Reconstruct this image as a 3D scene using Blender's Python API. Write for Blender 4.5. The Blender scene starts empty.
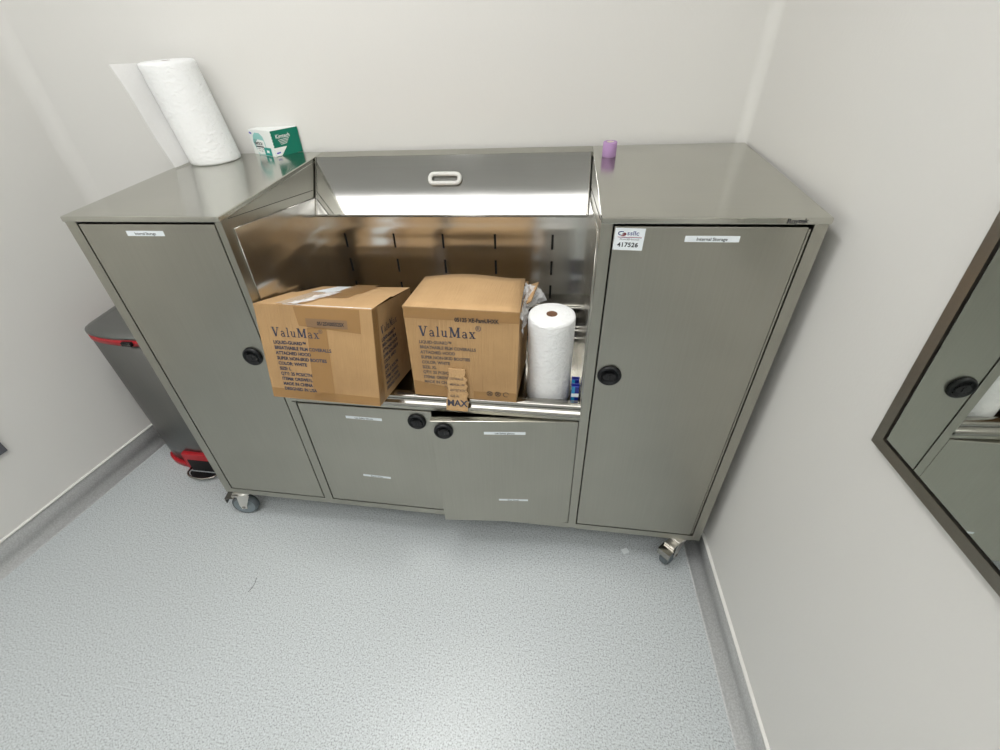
import bpy, bmesh, math, random
from mathutils import Vector, Matrix, Euler
random.seed(7)
S = bpy.context.scene
COL = S.collection

# ------------------------------------------------------------------ materials
def mat(name, color, rough=0.5, metal=0.0, **k):
    m = bpy.data.materials.new(name); m.use_nodes = True
    b = m.node_tree.nodes['Principled BSDF']
    b.inputs['Base Color'].default_value = (*color, 1)
    b.inputs['Roughness'].default_value = rough
    b.inputs['Metallic'].default_value = metal
    for kk, v in k.items(): b.inputs[kk.replace('_', ' ')].default_value = v
    return m
def nodes(m): return m.node_tree.nodes, m.node_tree.links, m.node_tree.nodes['Principled BSDF']
def noise(m, scale, mapscale=(1, 1, 1), detail=3, rot=(0, 0, 0)):
    N, L, b = nodes(m)
    tc = N.new('ShaderNodeTexCoord'); mp = N.new('ShaderNodeMapping'); nz = N.new('ShaderNodeTexNoise')
    mp.inputs['Scale'].default_value = mapscale; mp.inputs['Rotation'].default_value = rot
    nz.inputs['Scale'].default_value = scale; nz.inputs['Detail'].default_value = detail
    L.new(tc.outputs['Object'], mp.inputs['Vector']); L.new(mp.outputs['Vector'], nz.inputs['Vector'])
    return nz
def ramp_color(m, nz, stops):
    N, L, b = nodes(m)
    r = N.new('ShaderNodeValToRGB'); e = r.color_ramp.elements
    e[0].position, e[0].color = stops[0][0], (*stops[0][1], 1)
    e[1].position, e[1].color = stops[-1][0], (*stops[-1][1], 1)
    for p, c in stops[1:-1]:
        x = e.new(p); x.color = (*c, 1)
    L.new(nz.outputs['Fac'], r.inputs['Fac'])
    return r
def add_bump(m, nz, strength, dist=0.001, prev=None):
    N, L, b = nodes(m)
    bp = N.new('ShaderNodeBump'); bp.inputs['Strength'].default_value = strength; bp.inputs['Distance'].default_value = dist
    L.new(nz.outputs['Fac'], bp.inputs['Height'])
    if prev: L.new(prev.outputs['Normal'], bp.inputs['Normal'])
    L.new(bp.outputs['Normal'], b.inputs['Normal'])
    return bp
def rough_noise(m, nz, lo, hi, a=0.3, c=0.7):
    N, L, b = nodes(m)
    mr = N.new('ShaderNodeMapRange')
    mr.inputs['From Min'].default_value = a; mr.inputs['From Max'].default_value = c
    mr.inputs['To Min'].default_value = lo; mr.inputs['To Max'].default_value = hi
    L.new(nz.outputs['Fac'], mr.inputs['Value']); L.new(mr.outputs['Result'], b.inputs['Roughness'])

def steel(name, col, rlo, rhi, grain=(1, 1, 1), wav=0.0, wmap=(1, 1, 1)):
    """brushed stainless: fine streaks in tint, soft blotches in roughness, optional gentle waviness"""
    m = mat(name, col, 0.3, 1.0)
    N, L, b = nodes(m)
    if wav: add_bump(m, noise(m, 3.0, wmap, 1), wav, 0.01)
    s = noise(m, 4, (1, 1, 1), 2)
    rough_noise(m, s, rlo, rhi, 0.2, 0.8)
    g = noise(m, 45, grain, 2)
    mx = N.new('ShaderNodeMix'); mx.data_type = 'FLOAT'; mx.inputs[0].default_value = 0.3
    L.new(s.outputs['Fac'], mx.inputs[2]); L.new(g.outputs['Fac'], mx.inputs[3])
    r = N.new('ShaderNodeValToRGB'); e = r.color_ramp.elements
    e[0].position, e[0].color = 0.3, (*col, 1)
    e[1].position, e[1].color = 0.7, (*[x * 0.88 for x in col], 1)
    L.new(mx.outputs[0], r.inputs['Fac']); L.new(r.outputs['Color'], b.inputs['Base Color'])
    return m
M = {}
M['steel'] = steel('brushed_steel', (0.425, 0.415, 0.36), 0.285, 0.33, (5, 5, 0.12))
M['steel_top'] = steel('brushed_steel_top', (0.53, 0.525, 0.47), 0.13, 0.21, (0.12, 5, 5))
M['steel_polished'] = steel('polished_steel', (0.70, 0.69, 0.65), 0.19, 0.24, (0.12, 5, 5), 0.95, (0.22, 0.22, 4.8))
M['steel_lid'] = steel('lid_steel', (0.47, 0.47, 0.455), 0.06, 0.08, (0.12, 5, 5), 0.10, (1.3, 0.4, 0.4))
M['chrome'] = mat('chrome', (0.38, 0.37, 0.34), 0.13, 1.0)
M['chrome_worn'] = mat('worn_chrome', (0.74, 0.72, 0.68), 0.3, 1.0)
M['slot'] = mat('dark_slot', (0.01, 0.01, 0.01), 0.7)
M['black'] = mat('black_plastic', (0.008, 0.009, 0.010), 0.42, Specular_IOR_Level=0.3)
M['black_matte'] = mat('black_matte', (0.006, 0.006, 0.007), 0.6)
M['label'] = mat('white_label', (0.78, 0.83, 0.86), 0.45)
M['ink'] = mat('black_ink', (0.02, 0.02, 0.025), 0.6)
M['ink_blue'] = mat('logo_navy', (0.03, 0.04, 0.22), 0.6)
M['ink_red'] = mat('logo_red', (0.45, 0.03, 0.05), 0.6)
M['carton_ink'] = mat('carton_blue_ink', (0.045, 0.05, 0.075), 0.8)
M['carton_ink_soft'] = mat('carton_faded_ink', (0.13, 0.10, 0.08), 0.8)
M['wheel_grey'] = mat('wheel_grey', (0.20, 0.24, 0.26), 0.45)
M['tyre_grey'] = mat('tyre_grey', (0.10, 0.12, 0.13), 0.55)
M['handle'] = mat('white_handle', (0.66, 0.66, 0.63), 0.35)
M['red'] = mat('red_plastic', (0.42, 0.012, 0.02), 0.4)
M['can'] = steel('bin_steel', (0.20, 0.20, 0.195), 0.29, 0.34, (5, 5, 0.12))
M['can_lid'] = mat('bin_lid', (0.21, 0.215, 0.21), 0.36, 0.9)
M['purple'] = mat('purple_tape', (0.42, 0.26, 0.48), 0.75)
M['core'] = mat('cardboard_core', (0.17, 0.09, 0.05), 0.9)
M['core_in'] = mat('pale_core', (0.62, 0.55, 0.5), 0.9)
M['frame'] = steel('frame_steel', (0.40, 0.37, 0.33), 0.285, 0.32, (5, 5, 0.12))
M['mirror'] = mat('mirror_glass', (0.74, 0.76, 0.72), 0.015, 1.0)
M['socket'] = mat('dark_grey_plastic', (0.09, 0.095, 0.11), 0.5)
M['cap'] = mat('trim_cap', (0.70, 0.70, 0.67), 0.3)
M['blue_dark'] = mat('dark_blue_film', (0.01, 0.02, 0.22), 0.2)
M['blue_light'] = mat('light_blue_film', (0.02, 0.25, 0.5), 0.2)
M['paper_scrap'] = mat('pale_scrap', (0.72, 0.76, 0.77), 0.5)
M['hair'] = mat('dark_strand', (0.05, 0.05, 0.05), 0.6)
M['green'] = mat('green_print', (0.0, 0.17, 0.11), 0.35)
M['teal'] = mat('teal_print', (0.28, 0.58, 0.55), 0.35)
M['teal_dk'] = mat('teal_dark_print', (0.02, 0.33, 0.28), 0.35)
M['box_white'] = mat('box_white', (0.80, 0.83, 0.81), 0.35)
M['violet'] = mat('violet_print', (0.10, 0.08, 0.45), 0.4)

# painted wall with fine roller texture
m = M['wall'] = mat('wall_paint', (0.69, 0.685, 0.66), 0.55)
add_bump(m, noise(m, 160, detail=2), 0.10, 0.002)
m = M['ceiling'] = mat('ceiling_paint', (0.78, 0.775, 0.75), 0.7)
# speckled vinyl
m = M['floor'] = mat('speckled_vinyl', (0.5, 0.52, 0.53), 0.32)
N, L, b = nodes(m)
f1 = noise(m, 230, detail=2); r1 = ramp_color(m, f1, [(0.33, (0.29, 0.31, 0.32)), (0.45, (0.455, 0.49, 0.50)), (0.68, (0.585, 0.625, 0.64))])
L.new(r1.outputs['Color'], b.inputs['Base Color'])
f2 = noise(m, 120, detail=1); add_bump(m, f2, 0.09, 0.003)
f3 = noise(m, 2.5, detail=3); rough_noise(m, f3, 0.29, 0.38)
b.inputs['Specular IOR Level'].default_value = 0.45
m = M['cove'] = mat('vinyl_skirting', (0.48, 0.49, 0.49), 0.4)
f1 = noise(m, 230, detail=2); r1 = ramp_color(m, f1, [(0.35, (0.41, 0.42, 0.42)), (0.65, (0.53, 0.545, 0.545))])
m.node_tree.links.new(r1.outputs['Color'], m.node_tree.nodes['Principled BSDF'].inputs['Base Color'])
# cardboard
def cardboard(name, c1, c2, fl=(1, 1, 1)):
    m = mat(name, c1, 0.8)
    N, L, b = nodes(m)
    nz = noise(m, 9, (1, 1, 1), 4)
    r = ramp_color(m, nz, [(0.3, c1), (0.7, c2)])
    L.new(r.outputs['Color'], b.inputs['Base Color'])
    fl_ = noise(m, 40, fl, 1)
    p = add_bump(m, fl_, 0.9, 0.0016)
    w = noise(m, 14, (1, 1, 1), 2); add_bump(m, w, 0.25, 0.004, p)
    return m
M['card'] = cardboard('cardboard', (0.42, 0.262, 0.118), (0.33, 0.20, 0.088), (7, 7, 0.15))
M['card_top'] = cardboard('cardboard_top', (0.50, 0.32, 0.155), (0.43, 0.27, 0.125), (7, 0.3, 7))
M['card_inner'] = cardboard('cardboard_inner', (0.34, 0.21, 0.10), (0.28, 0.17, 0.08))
def tape(name, col, rough, alpha=1):
    m = mat(name, col, rough)
    m.node_tree.nodes['Principled BSDF'].inputs['Alpha'].default_value = alpha
    w = noise(m, 45, (1, 1, 1), 3); add_bump(m, w, 0.4, 0.004)
    return m
M['tape'] = tape('brown_packing_tape', (0.36, 0.205, 0.078), 0.28, 0.75)
M['tape_clear'] = tape('clear_tape', (0.75, 0.68, 0.58), 0.12, 0.45)
M['stamp'] = mat('stamp_strip', (0.20, 0.12, 0.06), 0.5)
m = M['film'] = mat('clear_plastic_film', (0.9, 0.91, 0.93), 0.10)
m.node_tree.nodes['Principled BSDF'].inputs['Alpha'].default_value = 0.62
w = noise(m, 60, detail=3); add_bump(m, w, 0.6, 0.004)
# paper towel
m = M['towel'] = mat('paper_towel', (0.80, 0.815, 0.815), 0.9)
w = noise(m, 75, (1, 1, 1.8), 3); add_bump(m, w, 0.75, 0.005)
m = M['towel_sheet'] = mat('paper_towel_sheet', (0.74, 0.74, 0.735), 0.9)
bb = m.node_tree.nodes['Principled BSDF']
bb.inputs['Alpha'].default_value = 0.85
w = noise(m, 130, (1, 1, 1.6), 2); add_bump(m, w, 0.5, 0.003)
def emis(name, col, s):
    m = mat(name, col, 0.5); b = m.node_tree.nodes['Principled BSDF']
    b.inputs['Emission Color'].default_value = (*col, 1); b.inputs['Emission Strength'].default_value = s
    return m
LIGHT = 1.0
M['panel'] = emis('led_diffuser', (1.0, 0.99, 0.98), 4.3)
M['panel_main'] = emis('led_diffuser_bright', (1.0, 0.985, 0.97), 32.0)
M['alu'] = mat('white_alu', (0.8, 0.8, 0.8), 0.4)

# ------------------------------------------------------------------ mesh helpers
class MB:
    def __init__(s): s.bm = bmesh.new(); s.mats = []
    def mi(s, m):
        if m not in s.mats: s.mats.append(m)
        return s.mats.index(m)
    def quad(s, pts, m, smooth=False):
        vs = [s.bm.verts.new(p) for p in pts]
        f = s.bm.faces.new(vs); f.material_index = s.mi(m); f.smooth = smooth; return f
    def box(s, a, b, m, bev=0, X=None, seg=2):
        t = bmesh.new()
        bmesh.ops.create_cube(t, size=1)
        for v in t.verts:
            v.co = Vector([(a[i] + b[i]) / 2 + v.co[i] * (b[i] - a[i]) for i in range(3)])
        if bev: bmesh.ops.bevel(t, geom=t.edges[:], offset=bev, segments=seg, affect='EDGES', profile=0.5)
        s.merge(t, m, X, smooth=False)
    def merge(s, t, m, X=None, smooth=False):
        if X is not None: bmesh.ops.transform(t, matrix=X, verts=t.verts)
        k = s.mi(m); mp = {}
        for v in t.verts: mp[v] = s.bm.verts.new(v.co)
        for f in t.faces:
            try: g = s.bm.faces.new([mp[v] for v in f.verts])
            except ValueError: continue
            g.material_index = k; g.smooth = smooth or f.smooth
        t.free()
    def lathe(s, prof, m, seg=40, X=None, smooth=True, closed=False, shear=None):
        """prof: list of (r, z) ; axis z"""
        k = s.mi(m); rings = []
        for r, z in prof:
            if r < 1e-6:
                p = Vector((0, 0, z)); rings.append([s.bm.verts.new(X @ p if X else p)])
            else:
                rg = []
                for i in range(seg):
                    a = 2 * math.pi * i / seg
                    p = Vector((r * math.cos(a), r * math.sin(a), z))
                    rg.append(s.bm.verts.new(X @ p if X else p))
                rings.append(rg)
        n = len(rings); pairs = [(i, i + 1) for i in range(n - 1)] + ([(n - 1, 0)] if closed else [])
        for i, j in pairs:
            A, B = rings[i], rings[j]
            for q in range(seg):
                w = (q + 1) % seg
                if len(A) == 1 and len(B) == 1: continue
                if len(A) == 1: vs = [A[0], B[w], B[q]]
                elif len(B) == 1: vs = [A[q], A[w], B[0]]
                else: vs = [A[q], A[w], B[w], B[q]]
                f = s.bm.faces.new(vs); f.material_index = k; f.smooth = smooth
    def tube(s, pts, r, m, seg=12, closed=False, smooth=True, caps=True):
        pts = [Vector(p) for p in pts]; n = len(pts); k = s.mi(m); rings = []
        up = None
        for i, p in enumerate(pts):
            if closed: d = (pts[(i + 1) % n] - pts[i - 1]).normalized()
            else: d = (pts[min(i + 1, n - 1)] - pts[max(i - 1, 0)]).normalized()
            if up is None:
                up = Vector((0, 0, 1)) if abs(d.z) < 0.9 else Vector((1, 0, 0))
            u = (up - d * up.dot(d)).normalized(); v = d.cross(u); up = u
            rr = r[i] if isinstance(r, (list, tuple)) else r
            rings.append([s.bm.verts.new(p + (u * math.cos(a) + v * math.sin(a)) * rr) for a in [2 * math.pi * q / seg for q in range(seg)]])
        for i in range(n if closed else n - 1):
            A, B = rings[i], rings[(i + 1) % n]
            for q in range(seg):
                w = (q + 1) % seg
                f = s.bm.faces.new([A[q], A[w], B[w], B[q]]); f.material_index = k; f.smooth = smooth
        if caps and not closed:
            for rg in (rings[0][::-1], rings[-1]):
                f = s.bm.faces.new(rg); f.material_index = k
    def prism(s, poly, z0, z1, m, X=None, smooth=False, bev=0):
        """poly: 2D (x,y) ccw, extruded in z"""
        t = bmesh.new()
        A = [t.verts.new((x, y, z0)) for x, y in poly]; B = [t.verts.new((x, y, z1)) for x, y in poly]
        t.faces.new(A[::-1]); t.faces.new(B)
        for i in range(len(poly)):
            j = (i + 1) % len(poly); f = t.faces.new([A[i], A[j], B[j], B[i]]); f.smooth = smooth
        if bev: bmesh.ops.bevel(t, geom=[e for e in t.edges if abs(e.verts[0].co.z - e.verts[1].co.z) < 1e-6], offset=bev, segments=2, affect='EDGES')
        s.merge(t, m, X)
    def sweep_x(s, prof, x0, x1, m, smooth=True, closed=False):
        """profile in (y,z) extruded along x"""
        k = s.mi(m)
        A = [s.bm.verts.new((x0, y, z)) for y, z in prof]; B = [s.bm.verts.new((x1, y, z)) for y, z in prof]
        n = len(prof)
        for i in range(n if closed else n - 1):
            j = (i + 1) % n
            f = s.bm.faces.new([A[i], A[j], B[j], B[i]]); f.material_index = k; f.smooth = smooth
        if closed:
            for rg in (A[::-1], B):
                f = s.bm.faces.new(rg); f.material_index = k
    def text(s, body, size, m, X, bold=0.0, sx=1.0, sp=1.0, align='LEFT'):
        cu = bpy.data.curves.new('t', 'FONT'); cu.body = body; cu.size = size; cu.offset = bold
        cu.space_character = sp; cu.align_x = align; cu.resolution_u = 3
        o = bpy.data.objects.new('t', cu)
        me = bpy.data.meshes.new_from_object(o)
        t = bmesh.new(); t.from_mesh(me)
        bmesh.ops.scale(t, vec=(sx, 1, 1), verts=t.verts)
        s.merge(t, m, X)
        bpy.data.objects.remove(o); bpy.data.curves.remove(cu); bpy.data.meshes.remove(me)
    def stroke(s, pts, w, m, X):
        """flat stroke in local xy"""
        k = s.mi(m)
        for (a, b2) in zip(pts[:-1], pts[1:]):
            a = Vector((*a, 0)); b_ = Vector((*b2, 0)); d = (b_ - a)
            if d.length < 1e-9: continue
            d.normalize(); n = Vector((-d.y, d.x, 0)) * w / 2; e = d * w * 0.2
            f = s.bm.faces.new([s.bm.verts.new(X @ p) for p in (a - n - e, b_ - n + e, b_ + n + e, a + n - e)]); f.material_index = k
    def build(s, name, parent=None, weld=True):
        if weld: bmesh.ops.remove_doubles(s.bm, verts=s.bm.verts[:], dist=1e-6)
        me = bpy.data.meshes.new(name); s.bm.normal_update(); s.bm.to_mesh(me); s.bm.free()
        for q in s.mats: me.materials.append(M[q])
        o = bpy.data.objects.new(name, me); COL.objects.link(o)
        if parent: o.parent = parent
        return o
def thing(name, label, cat, loc=(0, 0, 0), rot=(0, 0, 0), group=None):
    o = bpy.data.objects.new(name, None); COL.objects.link(o); o.empty_display_size = 0.1
    o.location = loc; o.rotation_euler = rot; o['label'] = label; o['category'] = cat
    if group: o['group'] = group
    return o
def tag(o, label, cat, group=None):
    o['label'] = label; o['category'] = cat
    if group: o['group'] = group
    return o
def struct(o, label=None):
    o['kind'] = 'structure'
    return o
def FX(origin, u, v):
    """matrix: local x->u, y->v"""
    u = Vector(u).normalized(); v = Vector(v).normalized(); n = u.cross(v)
    m = Matrix((( u.x, v.x, n.x, origin[0]), (u.y, v.y, n.y, origin[1]), (u.z, v.z, n.z, origin[2]), (0, 0, 0, 1)))
    return m

# serif display lettering for the cartons
def serif_word(mb, word, h, m, X, sp=0.12):
    def arc(cx, cy, rx, ry, a0, a1, n=10):
        return [(cx + rx * math.cos(math.radians(a0 + (a1 - a0) * i / n)), cy + ry * math.sin(math.radians(a0 + (a1 - a0) * i / n))) for i in range(n + 1)]
    T, t, sf = .19, .09, .07
    G = {
     'V': (.92, [([(.2, .97), (.47, .02)], T), ([(.76, .97), (.5, .02)], t), ([(.04, .97), (.36, .97)], sf), ([(.62, .97), (.92, .97)], sf)]),
     'M': (1.08, [([(.16, .97), (.16, .03)], t), ([(.2, .97), (.52, .1)], T), ([(.86, .97), (.54, .1)], t), ([(.88, .97), (.88, .03)], T), ([(.02, .97), (.24, .97)], sf), ([(.02, .03), (.3, .03)], sf), ([(.8, .97), (1.04, .97)], sf), ([(.72, .03), (1.06, .03)], sf)]),
     'a': (.56, [(arc(.24, .17, .17, .15, 60, 300), .09), ([(.4, .45), (.4, .05), (.5, .05)], .12), (arc(.24, .42, .16, .17, 10, 160), .08), ([(.24, .33), (.4, .36)], .06)]),
     'l': (.34, [([(.17, .97), (.17, .03)], .12), ([(.04, .97), (.2, .97)], sf), ([(.02, .03), (.32, .03)], sf)]),
     'u': (.66, [([(.15, .6), (.15, .2)], .12), (arc(.29, .18, .14, .14, 180, 350), .08), ([(.47, .6), (.47, .03)], .12), ([(.02, .6), (.18, .6)], sf), ([(.36, .6), (.5, .6)], sf), ([(.45, .03), (.62, .03)], sf)]),
     'x': (.6, [([(.12, .6), (.46, .03)], .13), ([(.46, .6), (.12, .03)], .06), ([(.01, .6), (.25, .6)], sf), ([(.36, .6), (.57, .6)], sf), ([(.01, .03), (.22, .03)], sf), ([(.33, .03), (.6, .03)], sf)]),
    }
    x = 0
    for ch in word:
        w, st = G[ch]
        for pts, wd in st:
            mb.stroke([((x + p[0]) * h, p[1] * h) for p in pts], wd * h, m, X)
        x += w + sp
    return x * h

# ------------------------------------------------------------------ room
ZC = 2.6
YB = 0.570
RD = Vector((0.05022, -0.99874, 0)).normalized()      # right wall runs forward
R0 = Vector((1.607, 0.56, 0)); R0 = R0 + RD * ((YB - 0.56) / RD.y)
LD = Vector((-0.21693, -0.97619, 0)).normalized()
L0 = Vector((-0.58, 0.314, 0)); L0 = L0 + LD * ((YB - 0.314) / LD.y)
YF = -2.7
R1 = R0 + RD * ((YF - YB) / RD.y); L1 = L0 + LD * ((YF - YB) / LD.y)
RN = Vector((RD.y, -RD.x, 0))      # into the room (left)
LN = Vector((-LD.y, LD.x, 0))      # into the room (right)
def wall(name, a, b, n, z0=0, z1=ZC, th=0.1, m='wall', corner=None):
    mb = MB(); o = -n * th
    e = (b - a).normalized() * th
    A, B = a - e, b + e
    p = [A, B, B + o, A + o]
    if (p[1] - p[0]).cross(p[2] - p[1]).z < 0: p = p[::-1]
    mb.prism([(q.x, q.y) for q in p], z0, z1, m)
    return struct(mb.build(name))
wall('wall_right', R0, R1, RN); wall('wall_left', L0, L1, LN)
wall('wall_back', L0, R0, Vector((0, -1, 0))); wall('wall_front', L1, R1, Vector((0, 1, 0)))
mb = MB(); mb.box((-1.6, YF - .15, -.08), (2.1, YB + .15, 0), 'floor'); struct(mb.build('floor'))
mb = MB(); mb.box((-1.6, YF - .15, ZC), (2.1, YB + .15, ZC + .08), 'ceiling'); struct(mb.build('ceiling'))
# vertical radius corners
def corner(name, P, d1, d2, r):
    mb = MB(); d1 = d1.normalized(); d2 = d2.normalized()
    half = d1.angle(d2) / 2; tl = r / math.tan(half)
    c = P + (d1 + d2).normalized() * (r / math.sin(half))
    a = P + d1 * tl; b_ = P + d2 * tl; n = 30; pts = []
    va = a - c; vb = b_ - c
    for i in range(n + 1):
        v = va.lerp(vb, i / n).normalized() * r; pts.append(c + v)
    k = mb.mi('wall'); prev = None
    out = P - (d1 + d2).normalized() * 0.004
    poly = [(p.x, p.y) for p in pts] + [(out.x, out.y)]  # concave fillet
    area = sum(poly[i][0] * poly[(i + 1) % len(poly)][1] - poly[(i + 1) % len(poly)][0] * poly[i][1] for i in range(len(poly)))
    if area < 0: poly = poly[::-1]
    mb.prism(poly, 0, ZC, 'wall', smooth=False)
    return struct(mb.build(name))
corner('trim_1', L0.copy(), Vector((1, 0, 0)), LD, 0.05)
corner('trim_2', R0.copy(), Vector((-1, 0, 0)), RD, 0.030)
# coved vinyl skirting with a pale capping strip
def skirting(name, a, b, n, h=0.095, r=0.032, d=0.004):
    mb = MB(); prof = [(0.0, h), (d, h)]
    for i in range(9):
        t_ = math.pi / 2 * i / 8
        prof.append((d + r - r * math.cos(t_), 0.0015 + r - r * math.sin(t_)))
    prof.append((d + r + 0.004, 0.0)); prof.append((0, 0))
    def put(P, q): return P + n * q[0] + Vector((0, 0, q[1]))
    def run(prof, m, smooth_from=None):
        A = [mb.bm.verts.new(put(a, q)) for q in prof]; B = [mb.bm.verts.new(put(b, q)) for q in prof]; k = mb.mi(m)
        for i in range(len(prof)):
            j = (i + 1) % len(prof)
            f = mb.bm.faces.new([A[i], A[j], B[j], B[i]]); f.material_index = k; f.smooth = 1 <= i <= 9 and m == 'cove'
        for rg in (A, B):
            f = mb.bm.faces.new(rg); f.material_index = k
    run(prof, 'cove')
    run([(0, h), (d + .003, h), (d + .003, h + .004), (0.001, h + .007), (0, h + .007)], 'cap')
    bmesh.ops.recalc_face_normals(mb.bm, faces=mb.bm.faces)
    return struct(mb.build(name))
skirting('baseboard_right', R0, R1, RN); skirting('baseboard_left', L0, L1, LN)
skirting('baseboard_back', L0, R0, Vector((0, -1, 0)), r=0.012, d=0.003); skirting('baseboard_front', L1, R1, Vector((0, 1, 0)))

# ------------------------------------------------------------------ ceiling panels
def ceiling_panel(x0, y0, x1, y1, label, dm='panel'):
    t = thing('ceiling_light', label, 'light', ((x0 + x1) / 2, (y0 + y1) / 2, ZC), group='ceiling panels')
    w, d = (x1 - x0) / 2, (y1 - y0) / 2
    mb = MB()
    for a, b_ in (((-w, -d), (w, -d + .02)), ((-w, d - .02), (w, d)), ((-w, -d), (-w + .02, d)), ((w - .02, -d), (w, d))):
        mb.box((*a, -.014), (*b_, 0.0), 'alu')
    mb.build('frame', t)
    mb = MB(); mb.box((-w + .02, -d + .02, -.008), (w - .02, d - .02, -.001), dm); mb.build('diffuser', t)
ceiling_panel(-0.76, -2.20, 1.62, -1.17, 'wide rectangular ceiling light panel behind the viewpoint')
ceiling_panel(0.32, -0.72, 0.62, -0.06, 'narrow bright ceiling light panel above the floor in front of the cabinet', 'panel_main')

dlt = thing('added_spot_ring', 'small round ring added around the fill spot, beside the narrow ceiling panel', 'light', (0.80, 0.12, ZC))  # unseen ring, added only as a housing for the floor spot
mb = MB(); mb.lathe([(.075, -.001), (.092, -.001), (.092, -.006), (.078, -.010), (.070, -.006), (.066, -.001)], 'alu', 36, closed=True); mb.build('trim_ring', dlt)
sp = bpy.data.lights.new('fill_spot', 'SPOT'); sp.energy = 44; sp.spot_size = math.radians(42); sp.spot_blend = 1.0; sp.shadow_soft_size = 0.12  # added spot without a known source, brightens the floor before the cabinet
sp.color = (1.0, 0.985, 0.97)
so = bpy.data.objects.new('fill_spot', sp); COL.objects.link(so); so.location = (0.80, 0.12, 2.57)
so.rotation_euler = (Vector((0.88, -0.42, 0)) - so.location).to_track_quat('-Z', 'Y').to_euler()

# ------------------------------------------------------------------ steel cabinet
W, D, ZT, ZB = 1.6, 0.553, 1.1307, 0.130
A1, B1 = 0.402, 1.207
cab = thing('storage_cabinet', 'wide stainless steel storage cabinet on castors with two tall side towers', 'cabinet')
mb = MB()
s = 'steel'
def tower(x0, x1, st0, st1):
    mb.box((x0, 0, ZB), (x0 + .003, D, ZT - .012), s); mb.box((x1 - .003, 0, ZB), (x1, D, ZT - .012), s)
    mb.box((x0 + .003, D - .003, ZB), (x1 - .003, D, ZT - .012), s)
    mb.box((x0 + .003, .02, ZB), (x1 - .003, D - .003, ZB + .003), s)
    mb.box((x0 + .003, 0, ZB + .003), (x0 + st0, .022, ZT - .013), s)
    mb.box((x1 - st1, 0, ZB + .003), (x1 - .003, .022, ZT - .013), s)
    mb.box((x0 + st0, 0, ZB), (x1 - st1, .022, ZB + .024), s)
tower(0, A1, .029, .016); tower(B1, W, .022, .023)
# lower middle section
mb.box((A1, 0, ZB), (B1, .022, ZB + .024), s)
mb.box((A1, .022, ZB), (B1, D, ZB + .003), s)
mb.box((A1, D - .003, ZB + .003), (B1, D, .70), s)
mb.box((A1, 0, ZB + .024), (A1 + .012, .022, .597), s)
mb.box((B1 - .001, 0, ZB + .024), (B1, .022, .597), s)
mb.box((A1, 0, .600), (B1, .022, .612), s)
# strip behind the flap, joining the two towers at the top
mb.box((A1, .492, ZT - .012), (B1, D, ZT - .001), s)
mb.box((A1, D - .003, .70), (B1, D, ZT - .012), s)
mb.build('body', cab)
# worktops with folded lip
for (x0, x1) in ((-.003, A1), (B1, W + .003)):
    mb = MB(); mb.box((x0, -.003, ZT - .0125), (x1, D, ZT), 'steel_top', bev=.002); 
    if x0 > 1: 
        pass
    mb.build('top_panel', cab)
# top lettering pressed/printed on the right lip
mb = MB()
mb.text('Roytek', .0125, 'ink', FX((1.528, -.0034, 1.1205), (1, 0, 0.02), (0.0, 0, 1)), bold=.0003, sp=.95)
mb.build('maker_mark', cab)
# tilted flap under the top strip
ly0, lz0, ly1, lz1 = .4905, ZT - .001, .407, .989
mb = MB()
prof = [(ly0, lz0), (ly1, lz1), (ly1 - .003, lz1 - .004), (ly1 - .001, lz1 - .009), (ly1 + .005, lz1 - .009), (ly1 + .008, lz1 - .003), (ly0 + .004, lz0 - .006)]
mb.sweep_x(prof, A1 + .003, B1 - .004, 'steel_lid', smooth=False, closed=True)
for xx in (A1 + .003, B1 - .0065):
    mb.sweep_x([(ly0 - .002, lz0 + .0015), (ly1 - .003, lz1 + .001), (ly1 + .001, lz1 - .001), (ly0 + .002, lz0 - .0005)], xx, xx + .0025, 'chrome', False, True)
bmesh.ops.recalc_face_normals(mb.bm, faces=mb.bm.faces)
flap = mb.build('flap', cab)
# pull loop on the flap
mb = MB()
dv = Vector((0, ly0 - ly1, lz0 - lz1)).normalized(); nn = Vector((0, -dv.z, dv.y))
cc = Vector((.801, .4565, 1.0725)) + nn * .008
pts = []
hw, hh, rr = .043, .0125, .0115
for (sx, sy, a0) in ((1, 1, 0), (-1, 1, 90), (-1, -1, 180), (1, -1, 270)):
    for i in range(6):
        a = math.radians(a0 + 90 * i / 5)
        pts.append(cc + Vector((1, 0, 0)) * (sx * (hw - rr) + rr * math.cos(a)) + dv * (sy * (hh - rr) + rr * math.sin(a)))
mb.tube(pts, .0062, 'handle', closed=True)
mb.box((.765, -.004, -.001), (.835, .004, .008), 'handle', X=Matrix.Identity(4)) if False else None
mb.build('handle', flap)
# slotted back panel
mb = MB()
YP = .405
cols = [.483, .638, .789, .945, 1.111]; rows = [.910, .829, .750]
sw, sh = .0032, .0225
xs = sorted([A1] + [c + k for c in cols for k in (-sw, sw)] + [B1]); zs = sorted([.708] + [r + k for r in rows for k in (-sh, sh)] + [.987])
for i in range(len(xs) - 1):
    for j in range(len(zs) - 1):
        if any(abs((xs[i] + xs[i + 1]) / 2 - c) < .001 for c in cols) and any(abs((zs[j] + zs[j + 1]) / 2 - r) < .001 for r in rows): continue
        mb.quad([(xs[i], YP, zs[j]), (xs[i + 1], YP, zs[j]), (xs[i + 1], YP, zs[j + 1]), (xs[i], YP, zs[j + 1])], 'steel_polished')
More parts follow.
